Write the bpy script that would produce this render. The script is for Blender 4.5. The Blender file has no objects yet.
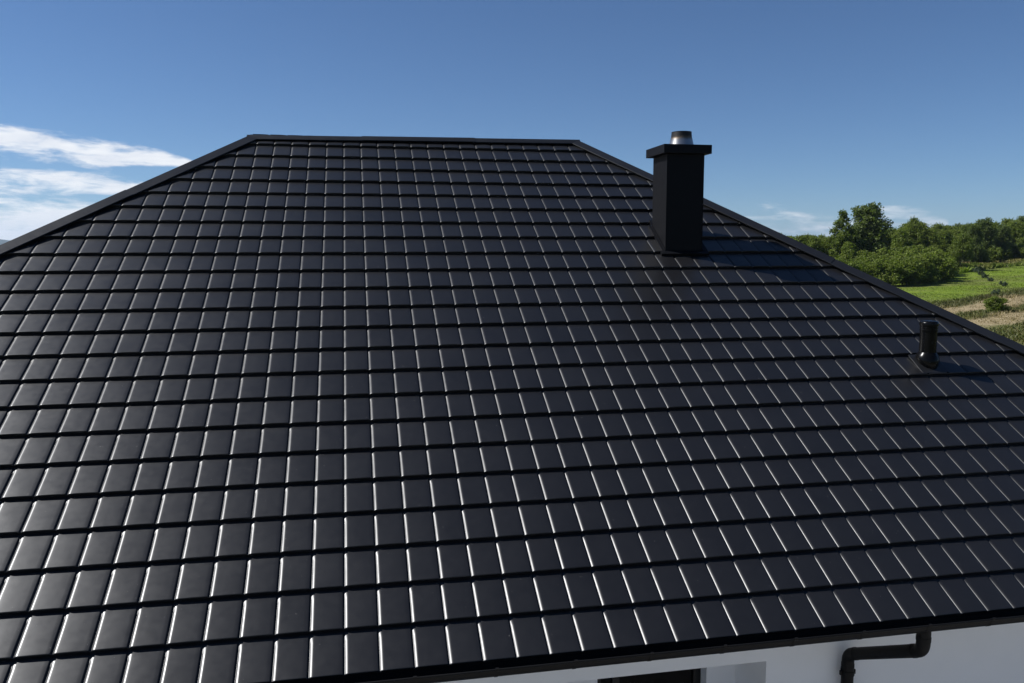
import bpy, bmesh, math, random
from mathutils import Vector, Matrix, noise as mnoise
random.seed(7)
R = math.radians
S = bpy.context.scene
COL = S.collection

# ------------------------------------------------------------------ camera
cd = bpy.data.cameras.new('camera'); cam = bpy.data.objects.new('camera', cd); COL.objects.link(cam)
cd.sensor_width = 36.0; cd.lens = 803.3*36/1024; cd.clip_start = .1; cd.clip_end = 20000
M = Matrix(((0.98198747, 0.02354033, -0.1874739), (-0.18893593, 0.11207053, -0.97557337), (-0.00195502, 0.99342139, 0.11449947)))
cam.matrix_world = Matrix.Translation((0.1344156, -12.08498364, 5.86811274)) @ M.to_4x4()
S.camera = cam

# ------------------------------------------------------------------ world, sun, exposure
SUN_DIR = Vector((-.648, .222, .729)).normalized()
SUN_EL = math.asin(SUN_DIR.z); SUN_AZ = math.atan2(SUN_DIR.x, SUN_DIR.y)     # clockwise from +Y
W = bpy.data.worlds.new('World'); S.world = W; W.use_nodes = True
NT = W.node_tree; NT.nodes.clear()
def nd(nt, t, **kw):
    n = nt.nodes.new(t)
    for k, v in kw.items():
        if k.startswith('i_'):
            key = k[2:]; n.inputs[int(key) if key.isdigit() else key.replace('_', ' ')].default_value = v
        else: setattr(n, k, v)
    return n
class G:                                   # tiny expression builder over math nodes
    def __init__(s, nt, sock): s.nt, s.k = nt, sock
    def _m(s, op, *a):
        n = s.nt.nodes.new('ShaderNodeMath'); n.operation = op
        for i, x in enumerate((s,)+a):
            if isinstance(x, G): s.nt.links.new(x.k, n.inputs[i])
            else: n.inputs[i].default_value = x
        return G(s.nt, n.outputs[0])
    def __add__(s, o): return s._m('ADD', o)
    __radd__ = __add__
    def __sub__(s, o): return s._m('SUBTRACT', o)
    def __rsub__(s, o): return (s*-1)+o
    def __mul__(s, o): return s._m('MULTIPLY', o)
    __rmul__ = __mul__
    def __truediv__(s, o): return s._m('DIVIDE', o)
    def f(s, op, *a): return s._m(op, *a)
    def smooth(s, a, b):
        n = s.nt.nodes.new('ShaderNodeMapRange'); n.interpolation_type = 'SMOOTHSTEP'
        s.nt.links.new(s.k, n.inputs[0]); n.inputs[1].default_value = a; n.inputs[2].default_value = b
        return G(s.nt, n.outputs[0])
def mixc(nt, fac, a, b, blend='MIX'):
    n = nt.nodes.new('ShaderNodeMix'); n.data_type = 'RGBA'; n.blend_type = blend
    for i, x in ((0, fac), (6, a), (7, b)):
        if isinstance(x, G): nt.links.new(x.k, n.inputs[i])
        elif hasattr(x, 'is_output'): nt.links.new(x, n.inputs[i])
        elif i == 0: n.inputs[0].default_value = x
        else: n.inputs[i].default_value = (*x, 1) if len(x) == 3 else x
    return n.outputs[2]
def noise(nt, vec, scale, detail=4, rough=.55, dims='3D', dist=0):
    n = nd(nt, 'ShaderNodeTexNoise'); n.noise_dimensions = dims
    n.inputs['Scale'].default_value = scale; n.inputs['Detail'].default_value = detail
    n.inputs['Roughness'].default_value = rough; n.inputs['Distortion'].default_value = dist
    if vec is not None: nt.links.new(vec, n.inputs['Vector'])
    return G(nt, n.outputs[0])
def comb(nt, x, y, z):
    n = nt.nodes.new('ShaderNodeCombineXYZ')
    for i, v in enumerate((x, y, z)):
        if isinstance(v, G): nt.links.new(v.k, n.inputs[i])
        else: n.inputs[i].default_value = v
    return n.outputs[0]

SKY_STRENGTH = .055
sky = nd(NT, 'ShaderNodeTexSky', sky_type='NISHITA', sun_disc=False, sun_elevation=SUN_EL, sun_rotation=SUN_AZ,
         altitude=1200, air_density=.9, dust_density=.2, ozone_density=3.0)
tc = nd(NT, 'ShaderNodeTexCoord'); sp = nd(NT, 'ShaderNodeSeparateXYZ'); NT.links.new(tc.outputs['Generated'], sp.inputs[0])
dx, dy, dz = (G(NT, sp.outputs[i]) for i in range(3))
az = dx.f('ARCTAN2', dy)*57.2958; el = dz.f('ARCSINE')*57.2958
wob = noise(NT, comb(NT, az*.16, el*.42, 3.1), 1.0, 3, .5)
fine = noise(NT, comb(NT, az*.32+el*.12, el*1.35, 7.7), 1.0, 8, .6, dist=.25)
elw = el + (wob-.5)*1.1
def band(c0, slope, t, az0, az1, soft=2.5):
    c = (az+21.3)*slope+c0
    w = az.smooth(az0-soft, az0+soft)*(1-az.smooth(az1-soft, az1+soft))
    tt = w*t+.02
    q = (elw-c)/tt
    return ((1-q*q).f('MAXIMUM', -6.0))-(1-w.smooth(0, .35))*6
F = band(6.5, -.088, .9, -75, -12.0, 5.0)
for b in (band(4.15, .0, .66, -80, -13.6, 2.2), band(1.75, -.02, 1.5, -80, -14.0, 2.4)*1.5,
          band(5.35, .0, .2, -16, -8.5, 2)):
    F = F.f('MAXIMUM', b)
cl = (F + (fine-.5)*5.2+.2).smooth(-.1, 1.5)*F.smooth(-2.0, -.5)*.93
F2 = band(1.35, .0, 1.5, 26, 34, 3).f('MAXIMUM', band(2.2, -.012, 1.0, 34.2, 38.8, 1.3))
cl2 = (F2 + (fine-.5)*6.5-.15).smooth(.1, 1.9)*F2.smooth(-1.6, -.2)*.62
clouds = cl.f('MAXIMUM', cl2)
skyc = mixc(NT, 1.0, sky.outputs[0], (.72, .91, 1.11), 'MULTIPLY')
shade = noise(NT, comb(NT, az*.25, el*1.3, 1.7), 1.0, 4)
ccol = mixc(NT, shade.smooth(.3, .7), (10.8, 11.2, 12.0), (13.2, 13.3, 13.4))
out = mixc(NT, clouds, skyc, ccol)
bg = nd(NT, 'ShaderNodeBackground'); bg.inputs[1].default_value = SKY_STRENGTH
NT.links.new(out, bg.inputs[0])
wo = nd(NT, 'ShaderNodeOutputWorld'); NT.links.new(bg.outputs[0], wo.inputs[0])

sl = bpy.data.lights.new('sun', 'SUN'); sl.energy = 5.0; sl.angle = R(.53); sl.color = (1, .988, .972)
so = bpy.data.objects.new('sun', sl); COL.objects.link(so)
so.rotation_euler = SUN_DIR.to_track_quat('Z', 'Y').to_euler()
S.view_settings.view_transform = 'Standard'; S.view_settings.look = 'None'
S.view_settings.exposure = 0.5; S.view_settings.gamma = 1; S.view_settings.use_curve_mapping = False
S.render.engine = 'CYCLES'; S.cycles.caustics_reflective = False; S.cycles.caustics_refractive = False

# ------------------------------------------------------------------ object helpers
def link(name, bm, mat, parent=None, smooth=False):
    me = bpy.data.meshes.new(name); bm.to_mesh(me); bm.free()
    if smooth:
        for pl in me.polygons: pl.use_smooth = True
    me.materials.append(mat)
    o = bpy.data.objects.new(name, me); COL.objects.link(o); o.parent = parent
    return o
def tag(o, label=None, cat=None, group=None, kind=None):
    if label: o['label'] = label
    if cat: o['category'] = cat
    if group: o['group'] = group
    if kind: o['kind'] = kind
    return o
def empty(name, loc=(0, 0, 0), label=None, cat=None, group=None):
    o = bpy.data.objects.new(name, None); COL.objects.link(o); o.location = loc; o.empty_display_size = .2
    return tag(o, label, cat, group)
def copy_tree(o, parent=None):
    c = o.copy(); COL.objects.link(c)
    if parent: c.parent = parent
    for ch in list(o.children): copy_tree(ch, c)
    return c
def box(bm, x0, x1, y0, y1, z0, z1):
    v = [bm.verts.new((x, y, z)) for z in (z0, z1) for y in (y0, y1) for x in (x0, x1)]
    for f in ((0, 2, 3, 1), (4, 5, 7, 6), (0, 1, 5, 4), (2, 6, 7, 3), (0, 4, 6, 2), (1, 3, 7, 5)): bm.faces.new([v[i] for i in f])
def bevel(bm, w, seg=2):
    bmesh.ops.bevel(bm, geom=[e for e in bm.edges], offset=w, segments=seg, affect='EDGES', profile=.6, clamp_overlap=True)
def tube(bm, pts, r, n=18, caps=True):
    rings = []; pts = [Vector(p) for p in pts]
    rr = r if isinstance(r, (list, tuple)) else [r]*len(pts)
    up = None
    for i, p in enumerate(pts):
        t = (pts[min(i+1, len(pts)-1)]-pts[max(i-1, 0)]).normalized()
        if up is None: up = t.orthogonal().normalized()
        up = (up-t*up.dot(t)).normalized(); s = t.cross(up)
        rings.append([bm.verts.new(p+(up*math.cos(a)+s*math.sin(a))*rr[i]) for a in (2*math.pi*k/n for k in range(n))])
    for a, b in zip(rings, rings[1:]):
        for k in range(n): bm.faces.new((a[k], a[(k+1) % n], b[(k+1) % n], b[k]))
    if caps: bm.faces.new(rings[0][::-1]); bm.faces.new(rings[-1])
def lathe(bm, prof, c=(0, 0, 0), n=28):
    rings = [[bm.verts.new((c[0]+r*math.cos(a), c[1]+r*math.sin(a), c[2]+z)) for a in (2*math.pi*k/n for k in range(n))] for r, z in prof]
    for a, b in zip(rings, rings[1:]):
        for k in range(n): bm.faces.new((a[k], a[(k+1) % n], b[(k+1) % n], b[k]))
def autosmooth(o, ang=35):
    me = o.data
    for pl in me.polygons: pl.use_smooth = True
    me.set_sharp_from_angle(angle=R(ang))

# ------------------------------------------------------------------ materials
def mat(name):
    m = bpy.data.materials.new(name); m.use_nodes = True; nt = m.node_tree
    return m, nt, nt.nodes['Principled BSDF']
def painted(name, col, rough, coat=0, bump=.0, bscale=300, var=.25, spec=.5, metallic=0, low=0.0, dust=0.0):
    m, nt, p = mat(name)
    t = nd(nt, 'ShaderNodeTexCoord').outputs['Object']
    n1 = noise(nt, t, 1.7, 5, .6); n2 = noise(nt, t, 14, 4, .6)
    c = mixc(nt, n1, tuple(x*(1-var) for x in col), tuple(x*(1+var) for x in col))
    if dust:
        c = mixc(nt, noise(nt, t, 38, 2, .6).smooth(.73, .80)*dust, c, (.16, .15, .14))
    nt.links.new(c, p.inputs['Base Color'])
    rr = (n2-.5)*.12+(n1-.5)*.1+rough; nt.links.new(rr.k, p.inputs['Roughness'])
    p.inputs['Specular IOR Level'].default_value = spec; p.inputs['Metallic'].default_value = metallic
    p.inputs['Coat Weight'].default_value = coat; p.inputs['Coat Roughness'].default_value = .34
    if bump or low:
        h = noise(nt, t, bscale, 3)*bump
        if low: h = h+noise(nt, t, 4.5, 2, .5)*low
        b = nd(nt, 'ShaderNodeBump'); b.inputs['Strength'].default_value = 1; b.inputs['Distance'].default_value = 1
        nt.links.new(h.k, b.inputs['Height']); nt.links.new(b.outputs[0], p.inputs['Normal'])
    return m
M_TILE = painted('black_coated_steel', (.0082, .0081, .0089), .375, spec=.50, bump=.00006, bscale=420, low=.0012, dust=.6)
M_CAP = painted('black_coated_flashing', (.0085, .0088, .0100), .42, spec=.45, bump=.00006, bscale=420, low=.002)
M_CHIM = painted('black_sheet_cladding', (.005, .0053, .0068), .5, bump=.00008, bscale=260, low=.004, spec=.10)
M_PLAS = painted('black_plastic', (.0032, .0032, .0034), .26, spec=.14, bump=.00004, bscale=500)
M_GUT = painted('dark_gutter_steel', (.0045, .0044, .0044), .55, bump=.00005, spec=.16)
M_FRAME = painted('dark_window_frame', (.005, .0055, .006), .4, spec=.25)
M_SOFFIT = painted('grey_soffit_board', (.3, .3, .3), .6)
M_BARK = painted('bark', (.09, .07, .05), .9, bump=.01, bscale=12)
# stainless flue with a sooty, heat tinted mouth
M_FLUE, nt, p = mat('flue_steel')
t = nd(nt, 'ShaderNodeTexCoord').outputs['Object']; s_ = nd(nt, 'ShaderNodeSeparateXYZ'); nt.links.new(t, s_.inputs[0])
z = G(nt, s_.outputs[2])+(noise(nt, t, 16, 4)-.5)*.05
c = mixc(nt, z.smooth(.075, .12), (.34, .335, .325), (.16, .12, .085)); c = mixc(nt, z.smooth(.105, .145), c, (.035, .033, .032))
nt.links.new(c, p.inputs['Base Color']); p.inputs['Metallic'].default_value = .9
nt.links.new((z.smooth(.08, .14)*.25+.32).k, p.inputs['Roughness'])
# white render plaster
M_PLASTER, nt, p = mat('white_render')
t = nd(nt, 'ShaderNodeTexCoord').outputs['Object']
nt.links.new(mixc(nt, noise(nt, t, 1.1, 6, .65), (.72, .72, .715), (.80, .80, .795)), p.inputs['Base Color'])
p.inputs['Roughness'].default_value = .85
b = nd(nt, 'ShaderNodeBump'); b.inputs['Strength'].default_value = .5; b.inputs['Distance'].default_value = .003
nt.links.new(noise(nt, t, 380, 4).k, b.inputs['Height']); nt.links.new(b.outputs[0], p.inputs['Normal'])
M_GLASS, nt, p = mat('dark_window_glass')
p.inputs['Base Color'].default_value = (.004, .0045, .005, 1); p.inputs['Roughness'].default_value = .03; p.inputs['Specular IOR Level'].default_value = .03

def zone_colour(nt):
    """field strips by world position: scrub, stubble, scrub, stubble, meadow, dry grass, woodland floor"""
    g = nd(nt, 'ShaderNodeNewGeometry').outputs['Position']
    s3 = nd(nt, 'ShaderNodeSeparateXYZ'); nt.links.new(g, s3.inputs[0]); x, y = G(nt, s3.outputs[0]), G(nt, s3.outputs[1])
    n_a = noise(nt, g, .09, 4, .6); n_b = noise(nt, g, .55, 5, .65); n_c = noise(nt, g, 3.2, 4, .7)
    q = y*.8660-x*.5+(n_a-.5)*5+(n_b-.5)*2.2
    along = x*.8660+y*.5
    scrub = mixc(nt, n_b.smooth(.35, .65), (.085, .085, .026), (.14, .115, .048))
    scrub = mixc(nt, n_c.smooth(.4, .65), scrub, (.07, .09, .02))
    tan = mixc(nt, n_b.smooth(.3, .7), (.23, .18, .10), (.30, .24, .145)); tan = mixc(nt, n_c.smooth(.5, .75)*.55, tan, (.10, .085, .04))
    green = mixc(nt, n_b.smooth(.3, .7), (.100, .148, .012), (.160, .210, .020)); green = mixc(nt, n_a.smooth(.42, .62)*.75, green, (.115, .115, .035))
    green = mixc(nt, n_c.smooth(.42, .7)*.5, green, (.045, .085, .013))
    edge = mixc(nt, n_c.smooth(.35, .65), (.10, .085, .035), (.06, .075, .02))
    dry = mixc(nt, n_b.smooth(.3, .7), (.24, .20, .085), (.19, .18, .05))
    wood = mixc(nt, n_b, (.03, .04, .012), (.05, .055, .02))
    c = scrub
    c = mixc(nt, q.smooth(10.6, 12.2), c, tan); c = mixc(nt, q.smooth(14.2, 15.2), c, scrub)
    c = mixc(nt, q.smooth(16.6, 17.8), c, tan); c = mixc(nt, q.smooth(20.6, 21.8), c, edge)
    c = mixc(nt, q.smooth(23.2, 25.2), c, green); c = mixc(nt, q.smooth(42.5, 44.5), c, dry)
    c = mixc(nt, q.smooth(54.5, 57), c, wood); c = mixc(nt, (q-along*.18).smooth(62, 78), c, mixc(nt, n_b.smooth(.35, .65), (.07, .10, .02), (.13, .125, .045)))
    bounce_yard = mixc(nt, n_c.smooth(.35, .7), (.42, .39, .35), (.50, .47, .43))  # pale sandy yard out of view, added to bounce light onto the walls
    d2 = x.f('ABSOLUTE').f('MAXIMUM', y.f('ABSOLUTE'))
    c = mixc(nt, 1-d2.smooth(16, 19), c, bounce_yard)
    far = x.f('MULTIPLY', x)+y*y
    c = mixc(nt, (far.f('SQRT')).smooth(380, 600), c, mixc(nt, n_a.smooth(.4, .6), (.05, .075, .02), (.10, .10, .04)))
    return c, n_b, n_c
M_GROUND, nt, p = mat('field_ground')
c, nb, nc = zone_colour(nt); nt.links.new(c, p.inputs['Base Color']); p.inputs['Roughness'].default_value = .95; p.inputs['Specular IOR Level'].default_value = .15
b = nd(nt, 'ShaderNodeBump'); b.inputs['Strength'].default_value = .8; b.inputs['Distance'].default_value = .25
nt.links.new((nb*.6+nc*.5).k, b.inputs['Height']); nt.links.new(b.outputs[0], p.inputs['Normal'])
def leafy(m, nt, p, c, trans=.3):
    nt.links.new(c, p.inputs['Base Color']); p.inputs['Roughness'].default_value = .6; p.inputs['Specular IOR Level'].default_value = .25
    tr = nd(nt, 'ShaderNodeBsdfTranslucent'); nt.links.new(mixc(nt, 1.0, c, (1.2, 1.35, .6), 'MULTIPLY'), tr.inputs[0])
    mx = nd(nt, 'ShaderNodeMixShader'); mx.inputs[0].default_value = trans
    nt.links.new(p.outputs[0], mx.inputs[1]); nt.links.new(tr.outputs[0], mx.inputs[2])
    nt.links.new(mx.outputs[0], nt.nodes['Material Output'].inputs[0])
M_GRASS, nt, p = mat('grass_blades'); c, nb, nc = zone_colour(nt); leafy(M_GRASS, nt, p, mixc(nt, 1., c, (1.05, 1.05, 1.0), 'MULTIPLY'), .3)
def leafmat(name, ca, cb, cc):
    m, nt, p = mat(name)
    g = nd(nt, 'ShaderNodeNewGeometry'); oi = nd(nt, 'ShaderNodeObjectInfo')
    c = mixc(nt, G(nt, oi.outputs['Random']), ca, cb)
    c = mixc(nt, noise(nt, g.outputs['Position'], .8, 3).smooth(.4, .65)*.6, c, cc)
    c = mixc(nt, G(nt, g.outputs['Random Per Island']), mixc(nt, 1., c, (.72, .74, .7), 'MULTIPLY'), mixc(nt, 1., c, (1.3, 1.3, 1.2), 'MULTIPLY'))
    leafy(m, nt, p, c, .42); return m
M_LEAF = leafmat('deciduous_leaves', (.094, .128, .020), (.128, .162, .026), (.146, .168, .032))
M_LEAFD = leafmat('dark_deciduous_leaves', (.074, .102, .026), (.092, .122, .030), (.110, .134, .036))
M_LEAFL = leafmat('light_deciduous_leaves', (.108, .146, .020), (.134, .168, .026), (.146, .166, .036))
M_LEAFB = leafmat('bluish_shrub_leaves', (.08, .105, .07), (.09, .115, .08), (.10, .12, .08))
M_HILL, nt, p = mat('wooded_hill')
g = nd(nt, 'ShaderNodeNewGeometry').outputs['Position']
nt.links.new(mixc(nt, noise(nt, g, .006, 6, .7).smooth(.35, .65), (.018, .028, .018), (.035, .048, .028)), p.inputs['Base Color'])
p.inputs['Roughness'].default_value = .95; p.inputs['Specular IOR Level'].default_value = .1

# ------------------------------------------------------------------ ground and hills
CX, CY = .134, -12.085
def gz(x, y):
    d = math.hypot(x-CX, y-CY); t = min(max((d-80)/160, 0), 1); h = 3.6*t*t*(3-2*t)
    u = min(max((d-70)/60, 0), 1)
    h += u*.35*mnoise.noise(Vector((x*.03, y*.03, 2.2)))
    w = min(max((d-300)/1500, 0), 1)
    return h*(1-w)+w*(2.0+1.5*mnoise.noise(Vector((x*.002, y*.002, 5.))))
bm = bmesh.new()
radii = [0, 6, 12, 18, 24, 30]+[36+6*i for i in range(40)]+[290, 320, 360, 420, 500, 620, 800, 1100, 1500, 2100, 3000, 4200, 5600, 8900]
NA = 240; rings = []
for r in radii:
    if r == 0: rings.append([bm.verts.new((CX, CY, 0))]); continue
    rings.append([bm.verts.new((CX+r*math.cos(a), CY+r*math.sin(a), gz(CX+r*math.cos(a), CY+r*math.sin(a)))) for a in (2*math.pi*k/NA for k in range(NA))])
for k in range(NA): bm.faces.new((rings[0][0], rings[1][k], rings[1][(k+1) % NA]))
for a, b_ in zip(rings[1:], rings[2:]):
    for k in range(NA): bm.faces.new((a[k], b_[k], b_[(k+1) % NA], a[(k+1) % NA]))
tag(link('ground', bm, M_GROUND, smooth=True), kind='structure')

bm = bmesh.new(); NH = 720; prof = [(5300, 0), (5900, .45), (6450, .85), (6900, 1.0), (7500, .7), (8300, 0)]; hr = []
def hill_h(azd):
    a = R(azd); n = .5+.5*mnoise.fractal(Vector((math.cos(a)*5, math.sin(a)*5, 9.4)), .6, 2.1, 4)
    base = 35+52*n
    k = max(0, 1-abs(azd+25.5)/6.2); base += 100*k*k*(3-2*k)
    return base
for r, hf in prof:
    row = []
    for k in range(NH):
        azd = k*360/NH; azd = azd-360 if azd > 180 else azd; a = R(azd)
        row.append(bm.verts.new((CX+r*math.sin(a), CY+r*math.cos(a), -2+hf*(hill_h(azd)+4*mnoise.noise(Vector((r*.004, azd*.8, 0)))))))
    hr.append(row)
for a, b_ in zip(hr, hr[1:]):
    for k in range(NH): bm.faces.new((a[k], a[(k+1) % NH], b_[(k+1) % NH], b_[k]))
tag(link('hills', bm, M_HILL, smooth=True), kind='structure')

# ------------------------------------------------------------------ haze
bm = bmesh.new(); box(bm, CX-9500, CX+9500, CY-9500, CY+9500, -6, 205)
M_HAZE = bpy.data.materials.new('haze_air'); M_HAZE.use_nodes = True; nt = M_HAZE.node_tree; nt.nodes.clear()
o_ = nd(nt, 'ShaderNodeOutputMaterial'); v_ = nd(nt, 'ShaderNodeVolumePrincipled')
v_.inputs['Color'].default_value = (.62, .78, 1, 1); v_.inputs['Density'].default_value = .00007; v_.inputs['Anisotropy'].default_value = .2
nt.links.new(v_.outputs[0], o_.inputs['Volume'])
tag(link('haze', bm, M_HAZE), kind='stuff')

# ------------------------------------------------------------------ house
house = empty('house', (1.1, .16, 0), 'single storey house with white walls and black step tiled metal hip roof, filling the view', 'house')
HO = house.location.copy()
class Frame:
    def __init__(s, o, u, sd): s.o, s.u, s.s = Vector(o), Vector(u).normalized(), Vector(sd).normalized(); s.n = s.u.cross(s.s)*1; s.n = s.n if s.n.z > 0 else -s.n
    def p(s, u, v, n=0): return s.o+s.u*u+s.s*v+s.n*n
P33 = R(33); Z0 = 7.35
DU, DV = .241, .35
FR = Frame((0, 0, Z0), (1, 0, 0), (0, -math.cos(P33), -math.sin(P33)))
V_R, V_E = -.45, 22.97
def fp(u, v, n=0): return FR.p(u*DU, v*DV, n)       # point by tile counts
RL = fp(-5.44, V_R); RR = fp(14.62, V_R-.29)            # ridge ends
EL = fp(-5.44-1.199*(V_E-V_R), V_E); ER = fp(14.72+1.189*(V_E-V_R), V_E)
mir = lambda q: Vector((q.x, 2*RL.y-q.y, q.z))
BL, BR = mir(EL), mir(ER)

# one tile column: pan, steep far side of the groove, groove floor, long curved shoulder that takes the sun
GRO = [(-.0300, 0), (-.0268, -.0006), (-.0242, -.0026), (-.0224, -.0066), (-.0208, -.0112), (-.0180, -.0131), (-.0140, -.0130), (-.0110, -.0118)]
PHI = [(-.0110, 54), (-.0097, 44), (-.0078, 35), (-.0025, 27), (.0025, 21), (.0070, 15), (.0105, 8), (.0140, 3), (.0200, 0)]
_z = [0.0]
for (xa, pa), (xb, pb) in zip(PHI, PHI[1:]): _z.append(_z[-1]+(xb-xa)*math.tan(R((pa+pb)/2)))
_d = _z[-1]
GRO = [(x, z*(_d/.0118)) for x, z in GRO[:-1]]+[(x, z-_d) for (x, _), z in zip(PHI, _z)]
PAN = [.035, .065, .09, .12, .15, .18]
def crown(x):
    q = (x-.12)/.1; return .0019*(1-min(q*q, 1.15))
COLP = sorted([(x, z+crown(x if x > 0 else x+DU)) for x, z in GRO]+[(x, crown(x)) for x in PAN])
ROWP = [(0.0, .0, .3), (.040, .115, .72), (.080, .23, 1), (.20, .58, 1), (.340, .985, 1), (.3450, .995, 1), (.3478, .97, 1), (.3495, .90, 1), (.350, .82, 1)]
def tiles(name, fr, uoff, u0, u1, v_first, v_last, clips, lab=None):
    bm = bmesh.new(); NB, NF = -.0190, .0135
    c0, c1 = int(math.floor(u0)), int(math.ceil(u1))
    for row in range(v_first, v_last+1):
        jit = random.uniform(-.0006, .0006)
        xs = []
        for c in range(c0, c1+1):
            jc = random.uniform(-.0007, .0007)
            for x, z in COLP: xs.append((c*DU+x+jc, z))
        prev = None
        for k, (s_, f_, g_) in enumerate(ROWP):
            n0 = NB+(NF-NB)*f_+jit
            cur = [bm.verts.new(fr.p(x+uoff, (row-1)*DV+s_, n0+z*g_)) for x, z in xs]
            if prev:
                for i in range(len(cur)-1): bm.faces.new((prev[i], prev[i+1], cur[i+1], cur[i]))
            prev = cur
        top = [bm.verts.new(v.co) for v in prev]
        bot = [bm.verts.new(fr.p(x+uoff, row*DV-.0005, NB+z*.3-.004)) for x, z in xs]
        for i in range(len(top)-1): bm.faces.new((top[i], top[i+1], bot[i+1], bot[i]))
    for pt, no in clips:
        bmesh.ops.bisect_plane(bm, geom=bm.verts[:]+bm.edges[:]+bm.faces[:], plane_co=pt, plane_no=no, clear_outer=True, dist=1e-6)
    bmesh.ops.translate(bm, verts=bm.verts, vec=-HO)
    bmesh.ops.recalc_face_normals(bm, faces=bm.faces)
    # every face must look outward
    for f in bm.faces:
        if f.normal.dot(fr.n) < -1e-4: f.normal_flip()
    o = link(name, bm, M_TILE, house, smooth=True)
    return o
def clip_plane(a, b, n, inside):
    d = (b-a).normalized(); no = d.cross(n).normalized()
    if no.dot(inside-a) > 0: no = -no
    return (a-no*.004, no)
cen = (RL+RR)/2-Vector((0, 3, 2))
tiles('roof_slope', FR, 0, -36, 45, 0, 23, [clip_plane(RL, EL, FR.n, cen), clip_plane(RR, ER, FR.n, cen), clip_plane(RL, RR, FR.n, cen)])
def other(a, b, ra, rb):
    """slope whose eave runs a-b and whose upper end is ra-rb (may coincide)"""
    u = (b-a).normalized(); s_ = (a-ra); s_ = (s_-u*s_.dot(u)); L = s_.length; s_.normalize()
    fr = Frame(a-s_*round(L/DV+1)*DV, u, s_); nrow = int(round(L/DV+1))
    ins = (a+b)/2*.6+(ra+rb)/2*.4
    cl = [clip_plane(ra, a, fr.n, ins), clip_plane(rb, b, fr.n, ins)]
    if (ra-rb).length > .1: cl.append(clip_plane(ra, rb, fr.n, ins))
    tiles('roof_slope', fr, 0, 0, (b-a).length/DU, 1, nrow, cl)
    return fr
FL_ = other(BL, EL, RL, RL); FRt = other(ER, BR, RR, RR); FB = other(BR, BL, RR, RL)

def cap(name, a, b, n1, n2, apex, w, segs, lip=.022, ext0=0, ext1=0):
    d = (b-a).normalized(); a = a-d*ext0; b = b+d*ext1; L = (b-a).length
    bis = (n1+n2).normalized(); k = 1/bis.dot(n1)
    d1 = d.cross(n1); d1 = d1 if d1.z < 0 else -d1
    d2 = d.cross(n2); d2 = d2 if d2.z < 0 else -d2
    if d1.dot(d2) > .999: pass
    bm = bmesh.new(); nseg = segs; l = L/nseg
    for i in range(nseg):
        e = .006*(i % 2)
        sec = [(d1*w+n1*(.032-lip+e)), (d1*(w+.004)+n1*(.028+e)), (d1*w+n1*(.033+e)), (d1*.018+n1*(apex-.003+e)), (bis*(apex+.002)*k+bis*e),
               (d2*.018+n2*(apex-.003+e)), (d2*w+n2*(.033+e)), (d2*(w+.004)+n2*(.028+e)), (d2*w+n2*(.032-lip+e))]
        p0 = a+d*(i*l-(.03 if i else 0)); p1 = a+d*((i+1)*l)
        r0 = [bm.verts.new(p0+q-HO) for q in sec]; r1 = [bm.verts.new(p1+q-HO) for q in sec]
        for j in range(len(sec)-1): bm.faces.new((r0[j], r1[j], r1[j+1], r0[j+1]))
        bm.faces.new(r0); bm.faces.new(r1[::-1])
    bmesh.ops.recalc_face_normals(bm, faces=bm.faces)
    o = link(name, bm, M_CAP, house); autosmooth(o, 25); return o
cap('ridge_cap', RL, RR, FR.n, FB.n, .046, .062, 3, lip=.014, ext0=.05, ext1=.05)
for e_, r_, f_ in ((EL, RL, FL_), (ER, RR, FRt)):
    cap('hip_cap', r_, e_, FR.n, f_.n, .047, .105, 5)
for e_, r_, f_ in ((BL, RL, FL_), (BR, RR, FRt)):
    cap('hip_cap', r_, e_, FB.n, f_.n, .047, .105, 5)

def local(bm): bmesh.ops.translate(bm, verts=bm.verts, vec=-HO)
# walls with a window recess under the eave
WX0, WX1 = EL.x+.95, ER.x-.95; YW = -5.85; YB = 2*RL.y-YW; ZT = 2.86
RX0, RX1, RZ, RY = 1.80, 3.635, 2.215, -5.27
WDX0, WDX1 = 2.25, 3.34
bm = bmesh.new()
box(bm, WX0, RX0, YW, RY, 0, ZT); box(bm, RX1, WX1, YW, RY, 0, ZT); box(bm, RX0, RX1, YW, RY, RZ, ZT)
box(bm, WX0, WDX0, RY, -5.0, 0, ZT); box(bm, WDX1, WX1, RY, -5.0, 0, ZT); box(bm, WDX0, WDX1, RY, -5.0, 2.35, ZT)
box(bm, WX0, WX1, YB-.4, YB, 0, ZT); box(bm, WX0, WX0+.4, -5.0, YB-.4, 0, ZT); box(bm, WX1-.4, WX1, -5.0, YB-.4, 0, ZT)
local(bm); link('wall', bm, M_PLASTER, house)
win = bmesh.new()
fy0, fy1 = RY+.13, RY+.2
for x0, x1, z0, z1 in ((WDX0, WDX0+.075, .02, 2.35), (WDX1-.075, WDX1, .02, 2.35), (WDX0+.075, WDX1-.075, 2.27, 2.35), (WDX0+.075, WDX1-.075, .02, .12), (2.44, 2.51, .12, 2.27)):
    box(win, x0, x1, fy0, fy1, z0, z1)
local(win); wo_ = link('window', win, M_FRAME, house)
bm = bmesh.new(); box(bm, WDX0+.075, 2.44, fy0+.03, fy0+.045, .12, 2.27); box(bm, 2.51, WDX1-.075, fy0+.03, fy0+.045, .12, 2.27); local(bm)
link('pane', bm, M_GLASS, wo_)
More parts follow.
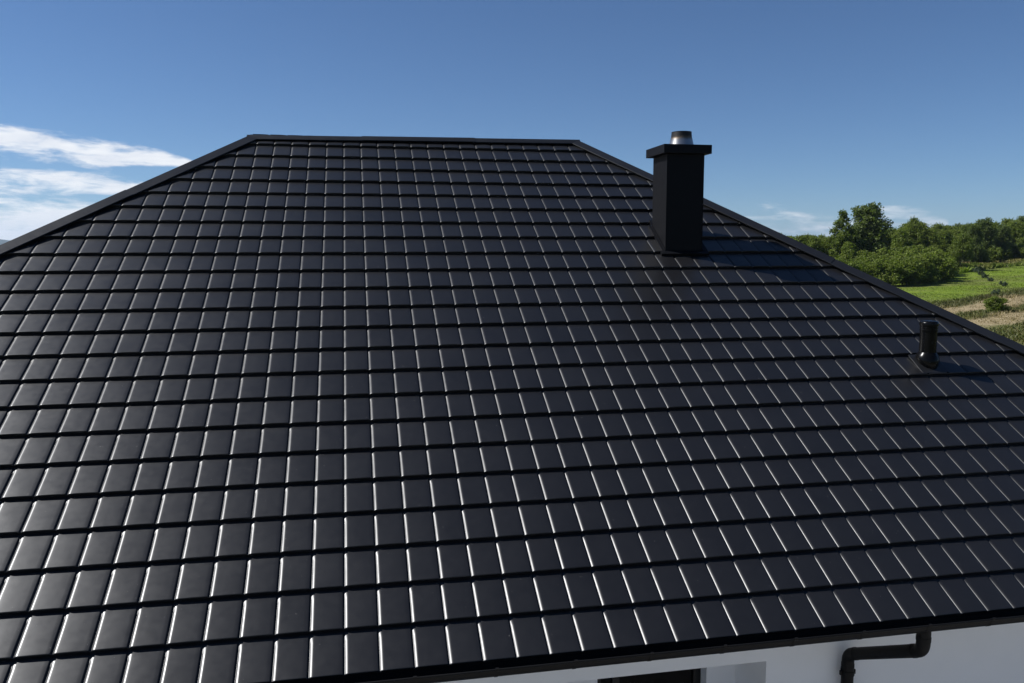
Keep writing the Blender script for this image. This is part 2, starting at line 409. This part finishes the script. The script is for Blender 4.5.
# soffit and fascia
bm = bmesh.new(); box(bm, EL.x+.12, ER.x-.12, EL.y+.12, YW-.003, 2.865, 2.885); box(bm, EL.x+.12, ER.x-.12, YB+.003, BL.y-.12, 2.865, 2.885)
box(bm, EL.x+.12, WX0-.003, YW, YB, 2.865, 2.885); box(bm, WX1+.003, ER.x-.12, YW, YB, 2.865, 2.885); local(bm); link('soffit', bm, M_SOFFIT, house)
bm = bmesh.new()
zf0, zf1 = 2.862, EL.z-.06
box(bm, EL.x+.07, ER.x-.07, EL.y+.07, EL.y+.095, zf0, zf1); box(bm, EL.x+.07, ER.x-.07, BL.y-.095, BL.y-.07, zf0, zf1)
box(bm, EL.x+.07, EL.x+.095, EL.y+.1, BL.y-.1, zf0, zf1); box(bm, ER.x-.095, ER.x-.07, EL.y+.1, BL.y-.1, zf0, zf1); local(bm); link('fascia', bm, M_GUT, house)
# half round gutter with a rolled front bead, on brackets
GR = .083; GY = EL.y-.012; GZ = EL.z-.032
def gutter(a, b, outdir):
    d = (b-a).normalized(); o_ = Vector(outdir); up = Vector((0, 0, 1)); bm = bmesh.new()
    sec = [o_*(-GR)+up*.012]+[o_*(-math.cos(t)*GR)+up*(-math.sin(t)*GR) for t in (math.pi*k/16 for k in range(17))]
    sec += [o_*(GR+.0005)+up*.006]+[o_*(GR+.0085-.0085*math.cos(t))+up*(.006+.0085*math.sin(t)) for t in (math.pi*k/6 for k in range(1, 10))]
    inn = [q*1.0-(q.normalized()*.0015) for q in sec[:17]]
    for prof in (sec, inn):
        r0 = [bm.verts.new(a+q-HO) for q in prof]; r1 = [bm.verts.new(b+q-HO) for q in prof]
        for j in range(len(prof)-1): bm.faces.new((r0[j], r1[j], r1[j+1], r0[j+1]))
    o = link('gutter', bm, M_GUT, house); autosmooth(o, 40); return o
gf = gutter(Vector((EL.x, GY, GZ)), Vector((ER.x, GY, GZ)), (0, -1, 0))
gutter(Vector((EL.x, 2*RL.y-GY, GZ)), Vector((ER.x, 2*RL.y-GY, GZ)), (0, 1, 0))
gutter(Vector((EL.x-.012, EL.y, GZ)), Vector((EL.x-.012, BL.y, GZ)), (-1, 0, 0)); gutter(Vector((ER.x+.012, EL.y, GZ)), Vector((ER.x+.012, BL.y, GZ)), (1, 0, 0))
def bracket_mesh():
    bm = bmesh.new(); w = .012
    ring = [(-math.cos(t), -math.sin(t)) for t in (math.pi*k/14 for k in range(15))]
    pts = [(-1.02, .25)]+[(y*1.01, z*1.01) for y, z in ring]+[(1.22, .12), (1.26, .26), (1.10, .30)]
    a = [[bm.verts.new((sx*w, -y*GR, z*GR)) for y, z in pts] for sx in (-1, 1)]
    b = [[bm.verts.new((sx*w, -y*GR*1.025, z*GR*1.025)) for y, z in pts] for sx in (-1, 1)]
    for j in range(len(pts)-1):
        bm.faces.new((b[0][j], b[1][j], b[1][j+1], b[0][j+1])); bm.faces.new((a[0][j], b[0][j], b[0][j+1], a[0][j+1])); bm.faces.new((a[1][j], a[1][j+1], b[1][j+1], b[1][j]))
    bmesh.ops.recalc_face_normals(bm, faces=bm.faces)
    me = bpy.data.meshes.new('bracket'); bm.to_mesh(me); bm.free(); me.materials.append(M_GUT); return me
bme = bracket_mesh(); x = EL.x+.4
BX0 = 1.03
k0 = int(math.floor((EL.x+.2-BX0)/.57))
for k in range(k0+1, 40):
    x = BX0+.57*k
    if x > ER.x-.15: break
    o = bpy.data.objects.new('bracket', bme); COL.objects.link(o); o.parent = gf; o.location = Vector((x, GY, GZ))-HO
# down pipe: short drop, sloped run back to the wall, then down the wall
PX = 4.385; PR = .053
bm = bmesh.new(); PYW = YW-.085
def bend(p0, c, p1, n=7):
    p0, c, p1 = Vector(p0), Vector(c), Vector(p1)
    return [p0*(1-t)**2+c*2*t*(1-t)+p1*t*t for t in (k/n for k in range(n+1))]
A = Vector((PX+.09, GY, GZ-GR+.02)); E1 = Vector((PX+.09, GY, 2.695)); E2 = Vector((PX, PYW, 2.25)); dn = (E2-E1).normalized()
pts = [A]+bend(E1+Vector((0, 0, .065)), E1, E1+dn*.065)+bend(E2-dn*.065, E2, E2-Vector((0, 0, .065)))+[Vector((PX, PYW, .1))]
tube(bm, pts, PR, 22); local(bm); dp = link('downpipe', bm, M_GUT, house); autosmooth(dp, 50)
for q, dvec, hh in ((E1+Vector((0, 0, .10)), Vector((0, 0, 1)), .035), (E1+dn*.10, dn, .03), (E2-dn*.10, dn, .03), (E2-Vector((0, 0, .10)), Vector((0, 0, 1)), .03)):
    bm = bmesh.new(); tube(bm, [q-dvec*hh/2, q+dvec*hh/2], PR+.003, 22); local(bm); o = link('pipe_collar', bm, M_GUT, dp); autosmooth(o, 50)
bm = bmesh.new(); cz = 2.08; tube(bm, [(PX, PYW, cz-.02), (PX, PYW, cz+.02)], PR+.006, 22); box(bm, PX-.012, PX+.012, PYW+PR-.004, YW-.002, cz-.012, cz+.012)
box(bm, PX-PR-.022, PX-PR+.004, PYW-.01, PYW+.01, cz-.02, cz+.02); box(bm, PX+PR-.004, PX+PR+.022, PYW-.01, PYW+.01, cz-.02, cz+.02); local(bm); link('pipe_clamp', bm, M_GUT, dp)

# chimney
CXL, CXR, CYF, CYB = 4.000, 4.488, -2.345, -1.85
zc = 7.055
bm = bmesh.new(); box(bm, CXL, CXR, CYF, CYB, 5.6, zc); bevel(bm, .006, 2)
# standing corner folds of the cladding
for (xa, ya) in ((CXL, CYF), (CXR, CYF)): box(bm, xa-.006, xa+.006, ya-.006, ya+.006, 5.6, zc-.001)
local(bm); ch = link('chimney', bm, M_CHIM, house)
bm = bmesh.new(); ov = .075; box(bm, CXL-ov, CXR+ov, CYF-ov, CYB+ov, zc, zc+.11); bevel(bm, .006, 2); local(bm); link('chimney_cap', bm, M_CHIM, ch)
bm = bmesh.new(); fx, fy = (CXL+CXR)/2+.04, (CYF+CYB)/2
lathe(bm, [(.168, .0), (.158, .03), (.137, .112), (.1345, .114), (.127, .186), (.129, .188), (.129, .193), (.122, .193), (.119, .185), (.119, .05)], (0, 0, 0), 40)
fl = link('flue', bm, M_FLUE, ch); fl.location = Vector((fx, fy, zc+.11))-HO; autosmooth(fl, 30)
bm = bmesh.new()
def slab(bm, fr, u0, u1, v0, v1, n0, n1):
    v = [bm.verts.new(fr.p(u, s_, n)) for n in (n0, n1) for s_ in (v0, v1) for u in (u0, u1)]
    for f in ((0, 2, 3, 1), (4, 5, 7, 6), (0, 1, 5, 4), (2, 6, 7, 3), (0, 4, 6, 2), (1, 3, 7, 5)): bm.faces.new([v[i] for i in f])
sF, sB = -CYF/math.cos(P33), -CYB/math.cos(P33)
slab(bm, FR, CXL-.075, CXR+.075, sF+.004, sF+.075, -.01, .021)             # front apron
slab(bm, FR, CXL-.045, CXL-.004, sB-.02, sF+.0035, -.01, .020); slab(bm, FR, CXR+.004, CXR+.075, sB-.06, sF+.0035, -.01, .022)
slab(bm, FR, CXL-.0035, CXR+.0035, sB-.14, sB-.004, -.01, .026)
slab(bm, FR, CXL-.014, CXL-.0065, sB-.02, sF+.01, .022, .03); slab(bm, FR, CXR+.0065, CXR+.014, sB-.02, sF+.01, .022, .03)   # upstands
v = [bm.verts.new(q) for q in (FR.p(CXL-.014, sF+.012, .022), FR.p(CXR+.014, sF+.012, .022), Vector((CXR+.014, CYF-.012, FR.p(0, sF+.012).z+.02)), Vector((CXL-.014, CYF-.012, FR.p(0, sF+.012).z+.02)))]
bm.faces.new(v)
local(bm); link('flashing', bm, M_CHIM, ch)

# roof vent
vb = fp(26.36, 14.46); vx, vy, vz = vb
bm = bmesh.new()
lathe(bm, [(.088, -.06), (.088, .35), (.091, .352), (.091, .36), (.088, .362), (.088, .425)], (0, 0, 0), 36)
vent = link('vent_pipe', bm, M_PLAS, house); vent.location = vb-HO; autosmooth(vent, 30)
bm = bmesh.new(); lathe(bm, [(.091, .365), (.094, .368), (.094, .380), (.091, .383), (.091, .392), (.094, .395), (.094, .407), (.091, .410), (.091, .419), (.098, .422), (.099, .446), (.096, .460), (.083, .471), (.042, .476), (.0005, .477)], (0, 0, 0), 36); o = link('vent_cap', bm, M_PLAS, vent); autosmooth(o, 40)
bm = bmesh.new()     # bulging boot that follows the slope
nseg = 36; rings = []
for t in (k/9 for k in range(10)):
    ring = []
    for k in range(nseg):
        a = 2*math.pi*k/nseg
        top = Vector((.090*math.cos(a), .090*math.sin(a), .125))
        lo = FR.u*(.108*math.cos(a))+FR.s*(-.112*math.sin(a))+FR.s*.01+FR.n*.012
        q = top.lerp(lo, t); bulge = math.sin(t*math.pi)*.024
        rad = Vector((q.x, q.y, 0)); rad = rad.normalized() if rad.length > 0 else rad
        ring.append(bm.verts.new(q+rad*bulge))
    rings.append(ring)
for a_, b_ in zip(rings, rings[1:]):
    for k in range(nseg): bm.faces.new((a_[k], a_[(k+1) % nseg], b_[(k+1) % nseg], b_[k]))
bmesh.ops.recalc_face_normals(bm, faces=bm.faces)
link('pipe_boot', bm, M_PLAS, vent, smooth=True)
bm = bmesh.new(); su = vx; sv = 14.46*DV
slab(bm, FR, su-.16, su+.16, sv-.135, sv+.175, .0, .0165); bevel(bm, .004, 2)
bmesh.ops.translate(bm, verts=bm.verts, vec=-vb); link('base_plate', bm, M_CAP, vent)

# ------------------------------------------------------------------ vegetation
rng = random.Random(11)
def leaf(bm, c, s, r, outw=None):
    d = Vector((r.gauss(0, 1), r.gauss(0, 1), r.gauss(0, 1)))
    if outw is not None: d = d.normalized()+outw*.9
    d = d.normalized(); u = d.orthogonal().normalized(); u.rotate(Matrix.Rotation(r.uniform(0, 6.28), 3, d)); w = d.cross(u)
    a = s*r.uniform(.6, 1.25); b = s*r.uniform(.4, .8)
    v = [bm.verts.new(c+u*a), bm.verts.new(c+w*b+d*s*.12), bm.verts.new(c-u*a), bm.verts.new(c-w*b+d*s*.12)]
    bm.faces.new(v)
def crown_mesh(name, lobes, n, ls, seed, m, thin=.0, sprigs=0):
    r = random.Random(seed); bm = bmesh.new()
    tot = sum(l[3]**2 for l in lobes)
    for (lx, ly, lz, lr, sq) in lobes:
        k = int(n*lr*lr/tot); c = Vector((lx, ly, lz))
        for i in range(k):
            d = Vector((r.gauss(0, 1), r.gauss(0, 1), r.gauss(0, 1))).normalized()
            nz = mnoise.noise(d*2.3+c*.9+Vector((seed, 0, 0)))
            if nz < -.22+thin and r.random() < .8: continue
            rad = lr*(.74+.42*nz+r.uniform(-.34, .1)*(1 if r.random() < .75 else 1.8))
            q = c+Vector((d.x*rad, d.y*rad, d.z*rad*sq))
            if q.z < .05: q.z = .05+r.random()*.2
            leaf(bm, q, ls*r.uniform(.7, 1.3), r, d)
    for _ in range(sprigs):                     # shoots that break the outline
        lx, ly, lz, lr, sq = r.choice(lobes); d = Vector((r.gauss(0, .8), r.gauss(0, .8), abs(r.gauss(.7, .5)))).normalized()
        for t in range(9):
            q = Vector((lx, ly, lz))+Vector((d.x, d.y, d.z*sq))*lr*(.8+.055*t)+Vector((r.gauss(0, .09), r.gauss(0, .09), r.gauss(0, .09)))*(1.1-t*.08)
            leaf(bm, q, ls*(.95-.05*t), r, d)
    me = bpy.data.meshes.new(name); bm.to_mesh(me); bm.free(); me.materials.append(m)
    return me
def trunk_mesh(h, r0, limbs, seed):
    r = random.Random(seed); bm = bmesh.new()
    pts = [Vector((r.gauss(0, .05)*k, r.gauss(0, .05)*k, h*k/5)) for k in range(6)]
    tube(bm, pts, [r0*(1.25 if k == 0 else 1-.16*k) for k in range(6)], 8)
    for i in range(limbs):
        k = r.randint(1, 4); a = r.uniform(0, 6.28); L = h*r.uniform(.14, .24); b = pts[k]
        tube(bm, [b, b+Vector((math.cos(a)*L*.5, math.sin(a)*L*.5, L*.45)), b+Vector((math.cos(a)*L*.8, math.sin(a)*L*.8, L))], [r0*.5, r0*.32, r0*.1], 6)
    me = bpy.data.meshes.new('trunk'); bm.to_mesh(me); bm.free(); me.materials.append(M_BARK); return me
def rand_lobes(seed, n, R0, z0, z1, rmin, rmax, taper=.5, sq=.9):
    r = random.Random(seed); out = []
    for i in range(n):
        t = (i+.5)/n; z = z0+(z1-z0)*t; rr = R0*(1-taper*abs(t*2-.7)**1.6); a = i*2.4+r.uniform(-.5, .5); q = rr*r.uniform(.3, .75)
        out.append((math.cos(a)*q, math.sin(a)*q, z, r.uniform(rmin, rmax)*(1-.35*t), sq))
    return out
def cone_lobes(seed, n, R0, z0, z1, r0, r1):
    r = random.Random(seed); out = []
    for i in range(n):
        t = ((i+.5)/n)**.85; a = i*2.4+r.uniform(-.6, .6); q = R0*(1-t)**.8*r.uniform(.35, 1.0)
        out.append((math.cos(a)*q, math.sin(a)*q, z0+(z1-z0)*t+r.uniform(-.3, .3), (r0+(r1-r0)*t)*r.uniform(.85, 1.15), r.uniform(.9, 1.25)))
    return out
# prototypes, all about 10 m tall (shrubs about 4 m): crown mesh, trunk mesh
PROTO = {
 'oak':   (crown_mesh('crown', rand_lobes(1, 15, 2.7, 2.2, 8.6, 1.5, 2.1), 17000, .15, 1, M_LEAFD, sprigs=44), trunk_mesh(6, .22, 7, 1)),
 'slim':  (crown_mesh('crown', cone_lobes(2, 19, 1.7, 2.0, 9.3, 1.05, .42), 7000, .14, 2, M_LEAF, .12, sprigs=34), trunk_mesh(8.4, .14, 8, 2)),
 'round': (crown_mesh('crown', rand_lobes(3, 13, 2.9, 2.8, 8.2, 1.6, 2.2), 14000, .155, 3, M_LEAF, sprigs=44), trunk_mesh(5.5, .2, 6, 3)),
 'leafy': (crown_mesh('crown', rand_lobes(4, 12, 2.5, 2.0, 8.3, 1.5, 2.0, .4), 13000, .155, 4, M_LEAFL, .04, sprigs=44), trunk_mesh(5.5, .18, 6, 4)),
 'peak':  (crown_mesh('crown', cone_lobes(5, 20, 2.5, 2.0, 9.2, 1.65, .6), 12000, .155, 5, M_LEAF, sprigs=40), trunk_mesh(7, .18, 6, 5)),
 'shrub': (crown_mesh('crown', rand_lobes(6, 9, 1.9, .7, 3.0, 1.0, 1.4, .3, .85), 7000, .115, 6, M_LEAF, sprigs=14), trunk_mesh(1.8, .07, 6, 6)),
 'bushy': (crown_mesh('crown', rand_lobes(7, 9, 2.2, .6, 3.1, .9, 1.4, .3, .8), 7000, .12, 7, M_LEAFL, .02, sprigs=16), trunk_mesh(1.8, .07, 6, 7)),
 'blue':  (crown_mesh('crown', rand_lobes(8, 7, 2.1, .4, 2.2, .6, 1.2, .2, .8), 1800, .16, 8, M_LEAFB, sprigs=22), trunk_mesh(1.5, .06, 4, 8)),
}
def plant(kind, name, azd, d, h, width=1.0, label=None, cat='tree', group=None, rot=None):
    """azd: bearing clockwise from the +Y axis, d metres from the terrace corner at (CX, CY)"""
    x, y = CX+d*math.sin(R(azd)), CY+d*math.cos(R(azd))
    base = 10. if kind not in ('shrub', 'bushy', 'blue') else 4.
    k = h/base
    t = empty(name, (x, y, gz(x, y)-.05), label, cat, group)
    t.rotation_euler.z = rng.uniform(0, 6.28) if rot is None else rot; t.scale = (k*width, k*width, k)
    cme, tme = PROTO[kind]
    for nm, me in (('trunk', tme), ('crown', cme)):
        o = bpy.data.objects.new(nm, me); COL.objects.link(o); o.parent = t
    return t
def azpx(px): return 10.89+math.degrees(math.atan((px-512)/803.3))*1.0
# standing out of the line
plant('oak', 'broadleaf_tree', azpx(866), 150, 12.8, 1.2, 'tallest dark green tree, broad rounded crown rising above the treeline', 'tree')
plant('slim', 'slender_tree', azpx(839.5), 146, 11.6, 1.25, 'tall slender thin-crowned tree left of the tallest dark tree', 'tree')
plant('round', 'broadleaf_tree', azpx(910), 172, 10.6, .72, 'tree with a small pointed dome top behind the lighter treetops, right of the tallest tree', 'tree')
plant('round', 'broadleaf_tree', azpx(958), 160, 7.4, .95, 'round green tree on a visible trunk at the edge of the bright meadow', 'tree')
plant('oak', 'broadleaf_tree', azpx(981), 192, 10.0, .95, 'dark full tree behind the dry grass strip, right of the round meadow tree', 'tree')
plant('bushy', 'field_bush', azpx(996.5), 86, 1.75, 1.25, 'bright leafy bush standing alone on the tan stubble strip', 'bush')
plant('blue', 'field_bush', azpx(1003), 126, 1.25, 1.2, 'small dark bluish bush alone in the bright meadow', 'bush')
plant('blue', 'field_bush', azpx(995.5), 110, 1.2, 1.0, 'small dark bush at the meadow edge just above the tan strip', 'bush')
for px, d, h in ((966, 161, 1.5), (974, 156, 1.6), (979, 150, 1.45), (984, 143, 1.3), (989, 136, 1.15)):
    plant('blue', 'ditch_bush', azpx(px), d, h, 1.05, 'low bluish bush in the short row crossing the meadow from the round tree', 'bush', 'bushes in a row across the meadow')
GT = 'trees of the mixed treeline'
row = [(789, 165, 7.0, 'leafy'), (797, 150, 7.2, 'leafy'), (805, 158, 7.4, 'round'), (812, 148, 7.3, 'leafy'), (819, 160, 7.5, 'round'), (826, 150, 7.3, 'leafy'), (833, 156, 7.3, 'round'),
       (846, 139, 6.6, 'leafy'), (852, 158, 8.6, 'round'), (880, 160, 8.6, 'leafy'), (888, 168, 8.8, 'round'), (897, 158, 8.2, 'leafy'), (903, 176, 9.2, 'round'), (918, 182, 9.4, 'leafy'),
       (926, 172, 8.3, 'round'), (934, 186, 9.1, 'round'), (941, 178, 8.1, 'round'), (947, 196, 9.2, 'leafy'), (953, 188, 8.3, 'leafy'), (962, 200, 9.0, 'round'), (971, 182, 8.6, 'oak'),
       (990, 204, 9.6, 'round'), (998, 196, 8.6, 'oak'), (1004, 214, 10.4, 'leafy'), (1011, 206, 9.6, 'round'), (1019, 216, 10.6, 'oak'), (1027, 210, 10.6, 'round'), (1036, 222, 11, 'oak'), (1046, 214, 10.4, 'leafy'),
       (776, 160, 6.0, 'round'), (764, 152, 6.0, 'leafy'), (750, 162, 6.4, 'round')]
for px, d, h, k in row:
    plant(k, 'broadleaf_tree', azpx(px), d, h*rng.uniform(.96, 1.05), rng.uniform(.85, 1.1), 'green deciduous tree among many alike in the mixed treeline beyond the fields', 'tree', GT)
for i in range(34):                         # deeper ranks
    px = 745+i*9.2+rng.uniform(-4, 4); d = rng.uniform(215, 262) if px > 900 else rng.uniform(175, 250)
    plant(rng.choice(('oak', 'round', 'round', 'leafy')), 'broadleaf_tree', azpx(px), d, (8.8 if px > 880 else 6.6)*rng.uniform(.85, 1.1), rng.uniform(.9, 1.15),
          'green deciduous tree among many alike in the mixed treeline beyond the fields', 'tree', GT)
for i in range(22):                         # the wood runs on behind the house
    plant(rng.choice(('oak', 'round', 'leafy')), 'broadleaf_tree', 27.5-i*1.35+rng.uniform(-.5, .5), rng.uniform(185, 250), 5.6*rng.uniform(.85, 1.1), rng.uniform(1.0, 1.25),
          'green deciduous tree among many alike in the mixed treeline beyond the fields', 'tree', GT)
GS = 'shrubs along the front of the wood'
shr = [(826, 128, 3.8), (834, 120, 3.6), (842, 130, 4.2), (850, 122, 4.0), (857, 132, 4.6), (864, 124, 4.0), (871, 131, 4.6), (878, 124, 4.2), (885, 130, 4.9), (892, 124, 4.4), (899, 131, 5.2), (906, 126, 4.7),
       (913, 134, 5.2), (920, 130, 5.0), (927, 137, 5.2), (934, 134, 4.6), (940, 141, 4.6), (946, 150, 3.4), (930, 146, 5.4), (915, 146, 5.8), (900, 144, 5.6), (884, 142, 5.4), (868, 142, 5.0), (990, 190, 4.2), (1003, 194, 4.0), (1014, 198, 4.6), (978, 184, 3.6), (1026, 196, 4.4)]
for i, (px, d, h) in enumerate(shr):
    plant('shrub' if i % 3 else 'bushy', 'wood_edge_shrub', azpx(px), d, h, rng.uniform(.95, 1.25), 'dense green shrub in the thicket below the treeline, behind the roof hip', 'shrub', GS)

for px, d, h in ((948, 158, 1.5), (954, 160, 1.3), (961, 163, 1.5), (968, 165, 1.2), (975, 168, 1.3), (983, 170, 1.1), (991, 172, 1.1), (1000, 174, .9)):
    plant('shrub', 'hedge_shrub', azpx(px), d, h, 2.0, 'low dark shrub in the strip of weeds between bright meadow and dry grass', 'shrub', 'low shrubs along the top of the meadow')

# grass and weeds in the visible fields
bm = bmesh.new(); r = random.Random(5)
def inq(x, y): return y*.866-x*.5
cnt = 0
while cnt < 60000:
    azd = r.uniform(33, 50); d = 48+(215-48)*r.random()**.8
    x, y = CX+d*math.sin(R(azd)), CY+d*math.cos(R(azd)); q = inq(x, y)
    if q > 56: continue
    hmax = .3 if q < 10.5 or 14.5 < q < 17.2 or 20.8 < q < 24.2 else (.13 if q < 21 else (.13 if q < 42 else (.8 if q < 46 else .3)))
    dens = mnoise.noise(Vector((x*.12, y*.12, 4)))
    if dens < -.15 and r.random() < .6: continue
    h = hmax*r.uniform(.5, 1.2)*(1+.5*dens); b0 = Vector((x, y, gz(x, y)-.03)); cnt += 1
    for _ in range(2):
        a = r.uniform(0, 6.28); w = h*r.uniform(.2, .4); o = Vector((r.gauss(0, .15), r.gauss(0, .15), 0)); ln = Vector((r.gauss(0, .5), r.gauss(0, .5), 0))*h
        e = Vector((math.cos(a), math.sin(a), 0))*w
        bm.faces.new([bm.verts.new(b0+o-e), bm.verts.new(b0+o+e), bm.verts.new(b0+o+ln+Vector((0, 0, h)))])
tag(link('field_grass', bm, M_GRASS), 'rough grass and weeds covering the meadow and stubble strips', 'grass', kind='stuff')
